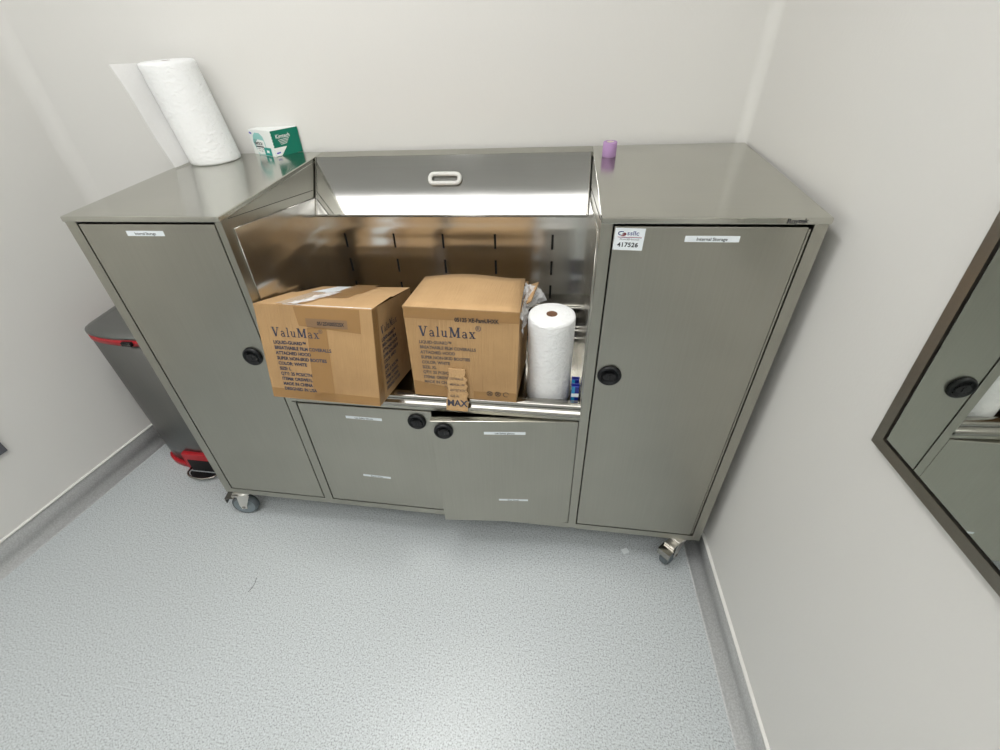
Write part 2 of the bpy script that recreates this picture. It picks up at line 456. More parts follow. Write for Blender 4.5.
# slot side walls and a sheet behind, near-black to paint in the recess shade
for c in cols:
    for r in rows:
        x0, x1, z0, z1 = c - sw, c + sw, r - sh, r + sh
        for p in (((x0, z0), (x1, z0)), ((x1, z0), (x1, z1)), ((x1, z1), (x0, z1)), ((x0, z1), (x0, z0))):
            (xa, za), (xb, zb_) = p
            mb.quad([(xa, YP, za), (xb, YP, zb_), (xb, YP + .004, zb_), (xa, YP + .004, za)], 'slot')
mb.box((A1, YP + .006, .70), (B1, YP + .008, .985), 'slot')
mb.build('slotted_back_panel', cab)
# basin shelf: rolled front lip, trough, rear lip
mb = MB()
prof = [(YP, .708), (.392, .708), (.388, .703), (.392, .698), (.402, .697), (.402, .634), (.398, .628), (.389, .628), (.385, .622), (.385, .602), (.380, .597), (.045, .597), (.038, .602), (.034, .634), (.031, .642), (.024, .6455), (.012, .6455), (.005, .642),
        (.004, .636), (.009, .630), (.009, .626), (.001, .623), (-.003, .617), (-.002, .611), (.004, .607), (.004, .599), (.006, .597), (.04, .590), (.39, .590), (.41, .60), (.41, .708)]
mb.sweep_x(prof, A1 + .0005, B1 - .0005, 'chrome', smooth=True)
o = mb.build('shelf', cab)
# liners fixed to the inner faces of both towers
for side in (0, 1):
    mb = MB()
    pl = [(.030, .600), (YP, .600), (YP, .988), (.429, 1.031), (.031, 1.091)]
    x0, x1 = (A1, A1 + .0022) if side == 0 else (B1 - .0022, B1)
    mb.sweep_x(pl, x0, x1, 'steel_polished', smooth=False, closed=True)
    # thin folded rim along the top and front edge
    for (p, q) in (((.031, 1.0915), (.429, 1.0315)), ((.0305, .65), (.0305, 1.091))):
        xx = x1 + .0004 if side == 0 else x0 - .0004
        mb.tube([(xx, p[0], p[1]), (xx, q[0], q[1])], .0011, 'chrome', 6)
    xx = A1 + .0004 if side == 0 else B1 - .0004
    mb.tube([(xx, .026, 1.1165), (xx, .432, 1.053)], .0007, 'slot', 6)
    bmesh.ops.recalc_face_normals(mb.bm, faces=mb.bm.faces)
    mb.build('side_liner', cab)

# doors ---------------------------------------------------------------
def latch(parent, x, z, r=.0275, y=0.0):
    mb = MB(); X = FX((x, y, z), (1, 0, 0), (0, 0, 1))   # local z -> -y (outwards)
    mb.lathe([(0, .0), (r, 0), (r, .004), (r * .93, .0075), (r * .80, .0085), (r * .74, .006), (r * .70, .004), (0, .004)], 'black', 36, X)
    # oval turning knob with key slot
    pts = [(r * .56 * math.cos(a), r * .36 * math.sin(a)) for a in [2 * math.pi * i / 24 for i in range(24)]]
    mb.prism(pts, .004, .009, 'black_matte', X)
    mb.box((-r * .10, -r * .24, .0088), (r * .10, r * .24, .0105), 'black', X=X)
    for a in (45, 135, 225, 315):
        mb.box((r * .62 * math.cos(math.radians(a)) - .002, r * .62 * math.sin(math.radians(a)) - .002, .004), (r * .62 * math.cos(math.radians(a)) + .002, r * .62 * math.sin(math.radians(a)) + .002, .0062), 'black', X=X)
    return mb.build('latch', parent)
def strip_label(parent, x0, z0, x1, z1, txt, y=-.0006, rot=0.0, tsz=.0085, curl=0):
    mb = MB(); c, s_ = math.cos(rot), math.sin(rot)
    X = FX((x0, y, z0), (c, 0, s_), (-s_, 0, c))
    w, h = x1 - x0, z1 - z0
    mb.box((0, 0, -.0003), (w, h, .0), 'label', X=X)
    mb.text(txt, tsz, 'ink', X @ Matrix.Translation((w / 2, h * .24, .0003)), bold=.00012, align='CENTER')
    return mb.build('label_strip', parent)
def door(x0, x1, z0, z1, loc=None, rotz=0, rx=0, ry=0):
    """door built around its hinge point"""
    t = MB()
    t.box((x0, 0, z0), (x1, .018, z1), 'steel', bev=.0012)
    return t
# left tower
mb = door(.0325, .3825, .1575, 1.1125); dl = mb.build('door', cab)
latch(dl, .341, .754); strip_label(dl, .1505, 1.0855, .2475, 1.0975, 'Internal Storage')
# right tower
mb = door(1.2325, 1.5690, .1575, 1.1125)
dr = mb.build('door', cab)
mb = MB(); mb.box((1.5715, .003, .160), (1.5750, .018, 1.108), 'steel'); mb.build('hinge_strip', dr)
latch(dr, 1.2635, .754); strip_label(dr, 1.3635, 1.0835, 1.4595, 1.0955, 'Internal Storage')
# asset sticker
mb = MB(); X = FX((1.2335, -.0006, 1.0665), (1, 0, -.03), (.03, 0, 1))
mb.box((0, 0, -.0003), (.0555, .044, 0), 'label', X=X)
X = X @ Matrix.Translation((0, 0, .0003))
def arcp(cx, cy, rx, ry, a0, a1, n=12): return [(cx + rx * math.cos(math.radians(a0 + (a1 - a0) * i / n)), cy + ry * math.sin(math.radians(a0 + (a1 - a0) * i / n))) for i in range(n + 1)]
mb.stroke(arcp(.0125, .0335, .0062, .0036, 60, 260), .0016, 'ink_blue', X)
mb.stroke(arcp(.0150, .0320, .0052, .0030, 240, 420), .0018, 'ink_red', X)
mb.stroke(arcp(.0165, .0320, .0020, .0014, 0, 360), .0014, 'ink_red', X)
mb.text('ssllc', .0125, 'ink_blue', X @ Matrix.Translation((.0225, .0302, 0)) @ Matrix.Shear('XY', 4, (0.0, 0.0)), bold=.0001, sx=1.1)
mb.stroke([(.006, .0262), (.051, .0262)], .0008, 'ink_red', X); mb.stroke([(.008, .0252), (.051, .0252)], .0005, 'ink_blue', X)
mb.text('Phone 800-Serviced', .0045, 'ink', X @ Matrix.Translation((.0105, .0205, 0)))
mb.text('417526', .0125, 'ink', X @ Matrix.Translation((.0075, .0068, 0)), bold=.00035, sp=1.05)
mb.build('asset_sticker', dr)
# middle left door
mb = door(.4175, .8115, .1575, .5935); dm = mb.build('door', cab)
latch(dm, .767, .556, .0265); strip_label(dm, .5555, .5475, .6635, .5575, 'Lab Safety Gloves', rot=-.012, tsz=.0075)
strip_label(dm, .5545, .2945, .6455, .3035, 'Beard Covers', rot=-.03, tsz=.007)
# middle right door, hanging ajar: origin on the hinge
dj = MB(); wj = .390
dj.box((-wj, 0, .1555), (0, .018, .5945), 'steel', bev=.0012)
dj = dj.build('door', cab); dj.location = (1.2045, 0.0, 0); dj.rotation_euler = (0, 0, math.radians(5.3))
latch(dj, -wj + .0345, .560, .0265)
strip_label(dj, -.247, .5470, -.136, .5570, 'Lab Safety glasses', rot=.0, tsz=.0075)
strip_label(dj, -.214, .2620, -.126, .2700, 'Shoe Covers', rot=.0, tsz=.0065)

# castors ---------------------------------------------------------------
def castor(x, y, ang, brake=True):
    """ang: heading of the wheel (direction it trails) about z"""
    mb = MB(); r = .047
    X = Matrix.Translation((x, y, 0)) @ Matrix.Rotation(ang, 4, 'Z')
    # plate + swivel head
    mb.box((-.032, -.022, ZB - .005), (.032, .022, ZB - .0005), 'chrome_worn', bev=.001, X=X)
    mb.lathe([(0, ZB - .022), (.021, ZB - .022), (.026, ZB - .016), (.026, ZB - .008), (.02, ZB - .005), (0, ZB - .005)], 'chrome_worn', 24, X)
    off = .018
    for sy in (-1, 1):
        poly = [(-.022, ZB - .020), (.024, ZB - .020), (off + .013, r + .010), (off + .009, r - .010), (off - .009, r - .010), (off - .013, r + .006)]
        t = bmesh.new()
        a = [t.verts.new((px, sy * .0165, pz)) for px, pz in poly]; b_ = [t.verts.new((px, sy * .0190, pz)) for px, pz in poly]
        t.faces.new(a); t.faces.new(b_[::-1])
        for i in range(len(poly)):
            j = (i + 1) % len(poly); t.faces.new([a[i], b_[i], b_[j], a[j]])
        bmesh.ops.recalc_face_normals(t, faces=t.faces); mb.merge(t, 'chrome_worn', X)
    Wm = X @ Matrix.Translation((off, 0, r + .0005)) @ Matrix.Rotation(math.pi / 2, 4, 'X')
    mb.lathe([(0, -.022), (.006, -.022), (.006, .022), (0, .022)], 'chrome', 12, Wm, smooth=False)
    c = mb.build('castor', cab)
    mb = MB()
    mb.lathe([(0, -.010), (.034, -.010), (.036, -.0125), (.038, -.0125), (.043, -.0125), (r, -.008), (r, .008), (.043, .0125), (.038, .0125), (.036, .0125), (.034, .010), (0, .010)], 'wheel_grey', 40, Wm)
    mb.lathe([(.0385, -.0130), (.043, -.0128), (r + .0004, -.008), (r + .0004, .008), (.043, .0128), (.0385, .0130)], 'tyre_grey', 40, Wm)
    mb.build('wheel', c)
    if brake:
        mb = MB()
        # pressed steel pedal sticking out over the wheel
        mb.box((off + .020, -.020, .096), (off + .052, .020, .0985), 'chrome', X=X @ Matrix.Translation((0, 0, 0)))
        mb.box((off + .052, -.020, .074), (off + .0545, .020, .0985), 'chrome', X=X)
        mb.box((off + .000, -.0155, .1000), (off + .028, .0155, .108), 'chrome_worn', X=X)
        mb.build('brake_pedal', c)
castor(.052, .020, math.radians(180 + 8)); castor(1.548, .024, math.radians(228))
castor(.060, .49, math.radians(10)); castor(1.535, .49, math.radians(-20))

# ------------------------------------------------------------------ cartons
def carton_face_text(mb, X, lines, h0, lh, big=.034, top=.19, faint='carton_ink', x=.02, szb=.0125):
    serif_word(mb, 'ValuMax', big, 'carton_ink', X @ Matrix.Translation((x, top, 0)))
    y = top - .020
    for k, ln in enumerate(lines):
        mb.text(ln, szb, faint, X @ Matrix.Translation((x + .0008 * k, y, 0)), bold=.00045, sx=.93)
        y -= lh
L1_ = ['LIQUID-GUARD™', 'BREATHABLE FILM COVERALLS', 'ATTACHED HOOD', 'SUPER NON-SKID BOOTIES', 'COLOR: WHITE', 'SIZE: L', 'QTY: 25 PCS/CTN', 'ITEM#: ORSWE1L', 'MADE IN CHINA', 'DESIGNED IN USA']
L2_ = ['LIQUID-GUARD™', 'BREATHABLE FILM COVERALLS', 'ATTACHED HOOD', 'SUPER NON-SKID BOOTIES', 'COLOR: WHITE', 'SIZE: XL', 'QTY: 25 PCS/CTN', 'ITEM#: ORSWEXL', 'MADE IN CHINA', 'DESIGNED IN USA']

def hexa(mb, P, m, cuts=6, jit=.0015, mtop=None):
    """P: 8 corners, bottom 4 (fl, fr, br, bl) then top 4; subdivided faces, slightly dented"""
    F = [((0, 1, 5, 4), m), ((1, 2, 6, 5), m), ((2, 3, 7, 6), m), ((3, 0, 4, 7), m), ((3, 2, 1, 0), m)]
    if mtop: F.append(((4, 5, 6, 7), mtop))
    rnd = random.Random(3); memo = {}
    for idx, mm in F:
        a, b_, c, d = [Vector(P[i]) for i in idx]; n = (b_ - a).cross(d - a).normalized(); k = mb.mi(mm); g = []
        for i in range(cuts + 1):
            row = []
            for j in range(cuts + 1):
                u, v = j / cuts, i / cuts
                p = (a * (1 - u) + b_ * u) * (1 - v) + (d * (1 - u) + c * u) * v
                if 0 < i < cuts and 0 < j < cuts: p = p - n * abs(rnd.gauss(0, jit))
                row.append(mb.bm.verts.new(p))
            g.append(row)
        for i in range(cuts):
            for j in range(cuts):
                f = mb.bm.faces.new([g[i][j], g[i][j + 1], g[i + 1][j + 1], g[i + 1][j]]); f.material_index = k; f.smooth = False

# carton 1, leaning back over the shelf lip
c1 = thing('cardboard_box', 'taped brown carton leaning back over the shelf lip, left of the two, marked size L', 'box',
           (.4095, -.066, .6745), (math.radians(-14), 0, math.radians(-2)), 'brown cartons in the cabinet')
w, d, h = .298, .290, .253
mb = MB()
P = [(0, 0, 0), (w, 0, 0), (w, d, 0), (.0, d, 0), (-.006, 0, h), (w + .002, 0, h), (w - .004, d, h - .022), (.022, d, h - .030)]
hexa(mb, P, 'card', 5, .0006)
X = FX((0, -.0008, 0), (1, 0, 0), (0, 0, 1))
carton_face_text(mb, X, L1_, 0, .0142, big=.0235, top=.172, x=.030, szb=.0120)
mb.text('®', .014, 'carton_ink', X @ Matrix.Translation((.158, .186, 0)))
XS = FX((w + .0010, .045, 0), (0, 1, 0), (0, 0, 1))
carton_face_text(mb, XS, [q[:16] for q in L1_], 0, .0150, big=.020, top=.176, faint='carton_ink', x=.0, szb=.0125)
mb.build('carton_body', c1)
mb = MB()  # closed top flaps, two halves with a seam
zf = h + .002
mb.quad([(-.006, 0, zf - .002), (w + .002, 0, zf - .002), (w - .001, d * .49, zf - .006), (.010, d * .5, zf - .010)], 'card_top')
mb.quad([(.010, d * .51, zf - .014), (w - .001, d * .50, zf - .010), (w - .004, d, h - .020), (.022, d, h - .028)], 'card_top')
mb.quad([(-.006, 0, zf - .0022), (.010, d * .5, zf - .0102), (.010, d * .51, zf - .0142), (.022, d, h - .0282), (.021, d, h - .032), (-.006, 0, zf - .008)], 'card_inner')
mb.build('top_flap', c1)
mb = MB()  # brown tape: down the front, over the top seam, along the bottom
def strip(pts, m): 
    for (a, b_) in zip(pts[:-1], pts[1:]): mb.quad([a[0], a[1], b_[1], b_[0]], m)
zt = zf + .0012
strip([((.105, -.0012, .075), (.168, -.0012, .070)), ((.104, -.0014, h), (.172, -.0014, h)), ((.112, d * .5, zt - .008), (.176, d * .5, zt - .008)), ((.125, d, h - .0255), (.180, d, h - .0235))], 'tape') if False else None
mb.quad([(.100, -.0007, h - .002), (.270, -.0007, h - .002), (.268, -.0007, h - .062), (.108, -.0007, h - .050)], 'tape')
mb.quad([(.118, -.0007, .004), (.178, -.0007, .004), (.180, -.0007, h - .050), (.128, -.0007, h - .055)], 'tape')
mb.quad([(0, -.0007, .002), (w, -.0007, .002), (w, -.0007, .024), (.0, -.0007, .028)], 'tape')
mb.quad([(.050, .002, zt - .0005), (.105, .002, zt - .0005), (.12, d * .49, zt - .006), (.075, d * .49, zt - .007)], 'tape_clear')
mb.quad([(.13, d * .30, zt - .0035), (.20, d * .30, zt - .0030), (.20, d, h - .018), (.13, d, h - .0195)], 'tape')
mb.quad([(w + .0008, .004, .004), (w + .0008, .034, .004), (w + .0022, .034, h - .006), (w + .0022, .004, h - .004)], 'tape')
mb.build('packing_tape', c1, weld=False)
mb = MB()  # stamp window strip
mb.quad([(.128, -.0014, h - .030), (.236, -.0014, h - .030), (.236, -.0014, h - .052), (.130, -.0014, h - .052)], 'stamp')
mb.text('05125X005525X', .0125, 'ink', FX((.158, -.0018, h - .0455), (1, 0, 0), (0, 0, 1)), bold=.0004, sx=.80)
mb.build('stamp_strip', c1, weld=False)
mb = MB()  # crinkled clear tape and a white slip along the front top edge
rnd = random.Random(5)
def crinkle(a, b_, c, d_, nu, nv, j, m):
    a, b_, c, d_ = map(Vector, (a, b_, c, d_)); n = (b_ - a).cross(d_ - a).normalized(); g = []
    for i in range(nv + 1):
        row = []
        for k in range(nu + 1):
            u, v = k / nu, i / nv
            p = (a * (1 - u) + b_ * u) * (1 - v) + (d_ * (1 - u) + c * u) * v
            row.append(mb.bm.verts.new(p + n * (abs(rnd.gauss(0, j)) + .0006)))
        g.append(row)
    kk = mb.mi(m)
    for i in range(nv):
        for k in range(nu):
            f = mb.bm.faces.new([g[i][k], g[i][k + 1], g[i + 1][k + 1], g[i + 1][k]]); f.material_index = kk; f.smooth = False
crinkle((.07, .004, zf), (w, .004, zf), (w, -.001, h - .012), (.08, -.001, h - .012), 24, 2, .0012, 'film')
crinkle((.085, .00, zt), (.115, .00, zt), (.16, d * .48, zt - .006), (.125, d * .48, zt - .006), 3, 16, .0012, 'film')
mb.build('clear_tape', c1, weld=False)
mb = MB()
mb.quad([(.062, d * .54, zt - .0115), (.122, d * .48, zt - .0072), (.165, d * .93, h - .0195), (.080, d * .95, h - .0225)], 'label')
mb.build('white_slip', c1, weld=False)

# carton 2
c2 = thing('cardboard_box', 'brown carton with raised lid flap and torn cardboard strip in front, beside the paper roll', 'box',
           (.7640, .002, .6545), (math.radians(-10.5), 0, math.radians(-1.5)), 'brown cartons in the cabinet')
w, d, h = .280, .258, .244
mb = MB()
P = [(0.012, 0, 0), (w, 0, 0), (w, d, 0), (.004, d, 0), (-.001, 0, h), (w + .004, 0, h - .002), (w, d, h - .004), (.0, d, h - .004)]
hexa(mb, P, 'card', 5, .0006)
X = FX((0, -.0008, 0), (1, 0, 0), (0, 0, 1))
carton_face_text(mb, X, L2_, 0, .0140, big=.0265, top=.170, x=.034, faint='carton_ink_soft', szb=.0112)
mb.text('®', .019, 'carton_ink', X @ Matrix.Translation((.178, .190, 0)))
X = FX((0, -.0030, 0), (1, 0, 0), (0, 0, 1))
mb.text('05125 XE-FamUHXK', .0145, 'ink', X @ Matrix.Translation((.128, .213, 0)), bold=.0004, sx=.84)
for k in range(3):
    cx = .212 + .021 * k
    ring = arcp(cx, .021, .0068, .0062, 20 if k == 2 else 0, 300 if k == 2 else 360, 14)
    mb.stroke(ring, .0016, 'ink', X)
    if k < 2:
        mb.stroke([(cx - .004, .017), (cx + .004, .025)], .0016, 'ink', X); mb.stroke([(cx - .004, .025), (cx + .004, .017)], .0016, 'ink', X)
mb.build('carton_body', c2)
for args in (((0, -.0002, h - .028), (w + .003, -.0002, h - .030), (w + .003, -.0002, h - .003), (0, -.0002, h - .002), 18, 2),
             ((.012, -.0002, .002), (.10, -.0002, .002), (.10, -.0002, .030), (.012, -.0002, .044), 6, 2),
             ((.17, -.0002, .002), (w, -.0002, .002), (w, -.0002, .026), (.17, -.0002, .024), 8, 2)):
    mb = MB()
    crinkle(*args, .0005, 'tape'); mb.build('packing_tape', c2, weld=False)
mb = MB()   # big lid flap, hinged on the front edge, a little raised in the middle
def flap_sheet(A, B, C, Dq, m, nx=8, ny=6, sag=None, th=.004):
    A, B, C, Dq = map(Vector, (A, B, C, Dq)); n = (B - A).cross(Dq - A).normalized()
    for off, flip in ((0, False), (-th, True)):
        g = []
        for i in range(ny + 1):
            row = []
            for k in range(nx + 1):
                u, v = k / nx, i / ny
                p = (A * (1 - u) + B * u) * (1 - v) + (Dq * (1 - u) + C * u) * v
                if sag: p = p + n * sag(u, v)
                row.append(mb.bm.verts.new(p + n * off))
            g.append(row)
        kk = mb.mi(m)
        for i in range(ny):
            for k in range(nx):
                q = [g[i][k], g[i][k + 1], g[i + 1][k + 1], g[i + 1][k]]
                f = mb.bm.faces.new(q[::-1] if flip else q); f.material_index = kk; f.smooth = True
        if off == 0: top = g
        else: bot = g
    edge = [(0, k) for k in range(nx)] + [(i, nx) for i in range(ny)] + [(ny, nx - k) for k in range(nx)] + [(ny - i, 0) for i in range(ny)]
    E_ = edge + [edge[0]]
    for (p, q) in zip(E_[:-1], E_[1:]):
        a, b_ = top[p[0]][p[1]], top[q[0]][q[1]]; c, d_ = bot[q[0]][q[1]], bot[p[0]][p[1]]
        f = mb.bm.faces.new([a, d_, c, b_]); f.material_index = mb.mi('card_inner')
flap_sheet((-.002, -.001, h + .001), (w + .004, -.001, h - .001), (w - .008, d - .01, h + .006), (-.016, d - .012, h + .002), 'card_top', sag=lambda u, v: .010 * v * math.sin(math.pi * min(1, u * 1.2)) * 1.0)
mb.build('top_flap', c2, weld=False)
mb = MB()   # inner side flap standing up on the right, film hanging over it
flap_sheet((w + .001, .12, h - .030), (w + .001, .25, h - .016), (w + .030, .245, h - .004), (w + .020, .135, h - .020), 'card_top', 4, 3, th=.003)
mb.build('side_flap', c2, weld=False)
mb = MB()
rnd = random.Random(11)
def film(nu, nv, fn, m='film'):
    g = [[mb.bm.verts.new(fn(k / nu, i / nv)) for k in range(nu + 1)] for i in range(nv + 1)]; kk = mb.mi(m)
    for i in range(nv):
        for k in range(nu):
            f = mb.bm.faces.new([g[i][k], g[i][k + 1], g[i + 1][k + 1], g[i + 1][k]]); f.material_index = kk; f.smooth = False
def bag(u, v):
    off = .012 + .040 * max(0, u - .68) / .32 + .002 * math.sin(9 * u + 4 * v)
    y = .012 + .215 * u
    x = w - .006 + (off + .006) * math.sin(v * 1.5)
    z = h - .004 + .004 * u - .062 * v ** 1.6 * (1 - .30 * u)
    return Vector((x + rnd.gauss(0, .0016), y + rnd.gauss(0, .0025), z + rnd.gauss(0, .0018)))
film(18, 12, bag)
mb.build('plastic_liner', c2, weld=False)
mb = MB()   # torn strip of printed cardboard stuck on the front, hanging past the lip
def torn():
    a = [(.098, -.045), (.098, -.020), (.106, .010), (.103, .040), (.109, .058), (.108, .078), (.150, .078), (.152, .066), (.148, .058), (.156, .050), (.151, .040), (.157, .030), (.152, .020), (.158, .008), (.153, -.004), (.157, -.020), (.154, -.045)]
    t = bmesh.new()
    A = [t.verts.new((x, -.0055, z + .010)) for x, z in a]; B = [t.verts.new((x, -.0100, z + .010)) for x, z in a]
    t.faces.new(A[::-1]); t.faces.new(B)
    for i in range(len(a)):
        j = (i + 1) % len(a); t.faces.new([A[i], A[j], B[j], B[i]])
    bmesh.ops.recalc_face_normals(t, faces=t.faces); return t
mb.merge(torn(), 'card_top')
XT = FX((0, -.0105, .010), (1, 0, 0), (0, 0, 1))
for k, (q, sz) in enumerate((('COVERALLS', .0085), ('MEDICAL USE', .008), ('ANTISTATIC', .0095), ('SIZE XL', .009))):
    mb.text(q, sz, 'carton_ink_soft', XT @ Matrix.Translation((.110, .048 - .017 * k, 0)), sx=.8, bold=.0002)
mb.text('MAX', .026, 'carton_ink', XT @ Matrix.Translation((.101, -.030, 0)), bold=.0008, sx=.95)
mb.build('torn_cardboard_strip', c2, weld=False)

# ------------------------------------------------------------------ paper rolls
def roll(parent, r, h, rc, shear=0, smooth_body=True):
    mb = MB()
    X = Matrix(((1, 0, shear / h, 0), (0, 1, 0, 0), (0, 0, 1, 0), (0, 0, 0, 1)))
    prof = [(rc, 0), (r - .006, 0), (r - .0015, .002), (r, .008)]
    n = 14
    for i in range(1, n): prof.append((r + random.gauss(0, .00035), .008 + (h - .016) * i / n))
    prof += [(r, h - .008), (r - .0015, h - .002), (r - .006, h), (rc, h)]
    mb.lathe(prof, 'towel', 56, X)
    # layered spiral edge on the end
    for q in range(5):
        rr = rc + (r - .008 - rc) * (q + .6) / 5
        mb.lathe([(rr, h + .0002), (rr + .0012, h + .0010), (rr + .0024, h + .0002)], 'towel', 48, X)
    b_ = mb.build('paper_body', parent)
    mb = MB()
    mb.lathe([(rc, .0), (rc, h + .0005), (rc - .0015, h + .0005), (rc - .0015, .0)], 'core', 28, X, closed=True)
    mb.build('cardboard_core', parent)
r1 = thing('paper_towel_roll', 'tall white paper towel roll with a loose sheet, standing on the left tower', 'paper roll', (.088, .478, ZT), group='paper towel rolls')
roll(r1, .072, .256, .012, shear=-.044)
mb = MB()
def sheet(u, v):      # u: from the roll outwards, v: bottom to top
    sh_ = -.044 * v
    x = -.070 + sh_ + .008 * (1 - v) * 0 - .012 * u - .018 * u * v + .010 * u * (1 - v)
    y = .000 - .095 * u + .008 * v * u
    z = .004 + .250 * v + .004 * u * v + (.004 * math.sin(9 * v) * u)
    return Vector((x + .0025 * math.sin(7 * v + 3 * u), y, z))
film(8, 20, sheet, 'towel_sheet')
for f in mb.bm.faces: f.smooth = True
mb.build('loose_sheet', r1)
r2 = thing('paper_towel_roll', 'upright white paper towel roll on the shelf right of the cartons', 'paper roll', (1.122, .1035, .5975), group='paper towel rolls')
roll(r2, .058, .256, .0135)

# ------------------------------------------------------------------ wiper box, green and white
gb = thing('wiper_box', 'small green and white wiper carton on the left tower beside the tall roll', 'box', (.276, .499, ZT), (0, 0, 0))
# base corner at the near edge; left face runs back-left, right face back-right
e1 = Vector((-.098, .048, 0)); e2 = Vector((.054, .066, 0))
gb.rotation_euler = (0, 0, 0)
H = .070
def gp(a, b_, z, lift=0): 
    p = e1 * a + e2 * b_; return Vector((p.x, p.y - lift, z))
mb = MB()
def face(u0, v0, m):  return m
C = [gp(0, 0, 0), gp(1, 0, 0), gp(1, 1, 0), gp(0, 1, 0)]
T = [p + Vector((0, 0, H)) for p in C]
mb.quad([C[1], C[0], T[0], T[1]], 'box_white'); mb.quad([C[0], C[3], T[3], T[0]], 'green')
mb.quad([C[3], C[2], T[2], T[3]], 'green'); mb.quad([C[2], C[1], T[1], T[2]], 'box_white')
mb.quad([T[1], T[0], T[3], T[2]], 'box_white'); mb.quad([C[0], C[1], C[2], C[3]], 'box_white')
gbody_mb = mb
XL_ = FX(C[1] + Vector((-.0003, -.0006, 0)), (C[0] - C[1]), (0, 0, 1)); wl = (C[0] - C[1]).length
oct_ = [(.010, .036), (.018, .054), (.030, .062), (.052, .062), (.066, .052), (.070, .034), (.070, .001), (.024, .001)]
k = mb.mi('teal'); f = mb.bm.faces.new([mb.bm.verts.new(XL_ @ Vector((x, y, 0))) for x, y in oct_]); f.material_index = k
f = mb.bm.faces.new([mb.bm.verts.new(XL_ @ Vector((x, y, .0003))) for x, y in [(.020, .010), (.022, .034), (.036, .044), (.066, .042), (.070, .004), (.030, .002)]]); f.material_index = mb.mi('box_white')
mb.stroke([(.062, .012), (.088, .012)], .022, 'teal_dk', XL_ @ Matrix.Translation((0, 0, .0004)))
mb.stroke([(.070, .012), (.080, .012)], .007, 'box_white', XL_ @ Matrix.Translation((0, 0, .0006)))
mb.text('KIMTECH', .0115, 'ink', XL_ @ Matrix.Translation((.0165, .0285, .0006)), bold=.0004, sx=.82)
mb.stroke([(.021, .0235), (.058, .0235)], .0036, 'ink', XL_ @ Matrix.Translation((0, 0, .0006)))
mb.text('science', .006, 'ink', XL_ @ Matrix.Translation((.016, .040, .0006)))
mb.text('precision wipers', .0055, 'ink', XL_ @ Matrix.Translation((.024, .0165, .0006)))
mb.text('tissue wipers', .0045, 'ink', XL_ @ Matrix.Translation((.030, .0105, .0006)))
mb.stroke([(.004, .061), (.013, .059)], .005, 'violet', XL_ @ Matrix.Translation((0, 0, .0006)))
XR_ = FX(C[0] + Vector((.0006, -.0003, 0)), (C[3] - C[0]), (0, 0, 1))
f = mb.bm.faces.new([mb.bm.verts.new(XR_ @ Vector((x, y, 0))) for x, y in [(0, .001), (.018, .001), (.040, .024), (0, .024)]]); f.material_index = mb.mi('box_white')
mb.text('Kimtech', .0155, 'box_white', XR_ @ Matrix.Translation((.012, .048, .0003)), bold=.0002, sx=.85)
for q in range(4): mb.stroke([(.018 + .002 * q, .043 - .004 * q), (.052 - .003 * q, .045 - .004 * q)], .0014, 'box_white', XR_ @ Matrix.Translation((0, 0, .0003)))
mb.stroke([(.004, .009), (.015, .010)], .004, 'violet', XR_ @ Matrix.Translation((0, 0, .0003)))
mb.build('carton_body', gb, weld=False)
mb = MB()   # serrated opening strip on the shared edge and lid seam
for q in range(7):
    z = .012 + q * .008
    mb.prism([(-.0008, -.0008), (.0012, -.0008), (.0008, .0012)], z, z + .004, 'box_white')
mb.build('tear_strip', gb)

# purple tape
pt = thing('tape_roll', 'small purple roll of wrap tape on the right tower', 'tape', (1.2445, .437, ZT))
mb = MB(); mb.lathe([(.009, 0), (.0165, 0), (.0175, .0015), (.0175, .0335), (.0165, .035), (.009, .035)], 'purple', 36, closed=True)
mb.lathe([(.0120, .0352), (.0126, .0357), (.0132, .0352)], 'purple', 30); mb.build('tape_winding', pt)
mb = MB(); mb.lathe([(.0068, 0), (.0089, 0), (.0089, .0352), (.0068, .0352)], 'core_in', 28, closed=True); mb.build('core', pt)

# blue packets beside the roll
for k, (y, lab) in enumerate(((.050, 'slim blue foil packet at the shelf edge, wedged right of the paper roll'), (.078, 'slim blue foil packet further back, behind the one at the shelf edge'))):
    t = thing('foil_packet', lab, 'packet', (1.1915, y, .5975 - 0 * k), group='blue packets beside the roll')
    mb = MB()
    mb.box((-.0095, -.006, .002), (.0095, .006, .078), 'blue_dark', bev=.0025)
    mb.box((-.0088, -.0068, .010), (-.0012, -.0058, .078), 'blue_light')
    mb.box((-.0092, -.0070, .045), (.0092, -.0060, .056), 'label')
    mb.build('wrapper', t)
    mb = MB(); mb.box((-.0100, -.0012, .077), (.0100, .0012, .084), 'blue_dark'); mb.build('crimped_seal', t)

# ------------------------------------------------------------------ step bin
tc = thing('step_bin', 'tall grey steel pedal bin with red trim between the left wall and the cabinet', 'bin', (-.275, .36, 0))
def outline(hw, front, shoulder, back, n=16):
    """D-shaped plan: straight back and sides, bulging front"""
    pts = []
    for i in range(n + 1):
        a = math.pi * i / n
        x = -hw * math.cos(a); yy = shoulder + (front - shoulder) * math.sin(a) ** 0.8
        pts.append((x, yy))
    pts += [(hw, back - .02), (hw - .02, back), (-hw + .02, back), (-hw, back - .02)]
    return pts
def loft(mb, sections, m, cap_top=True, cap_bot=True):
    k = mb.mi(m); rings = [[mb.bm.verts.new((x, y, z)) for x, y in pl] for z, pl in sections]
    for A, B in zip(rings[:-1], rings[1:]):
        for i in range(len(A)):
            j = (i + 1) % len(A); f = mb.bm.faces.new([A[i], A[j], B[j], B[i]]); f.material_index = k; f.smooth = True
    for rg, on in ((rings[0][::-1], cap_bot), (rings[-1], cap_top)):
        if on: f = mb.bm.faces.new(rg); f.material_index = k
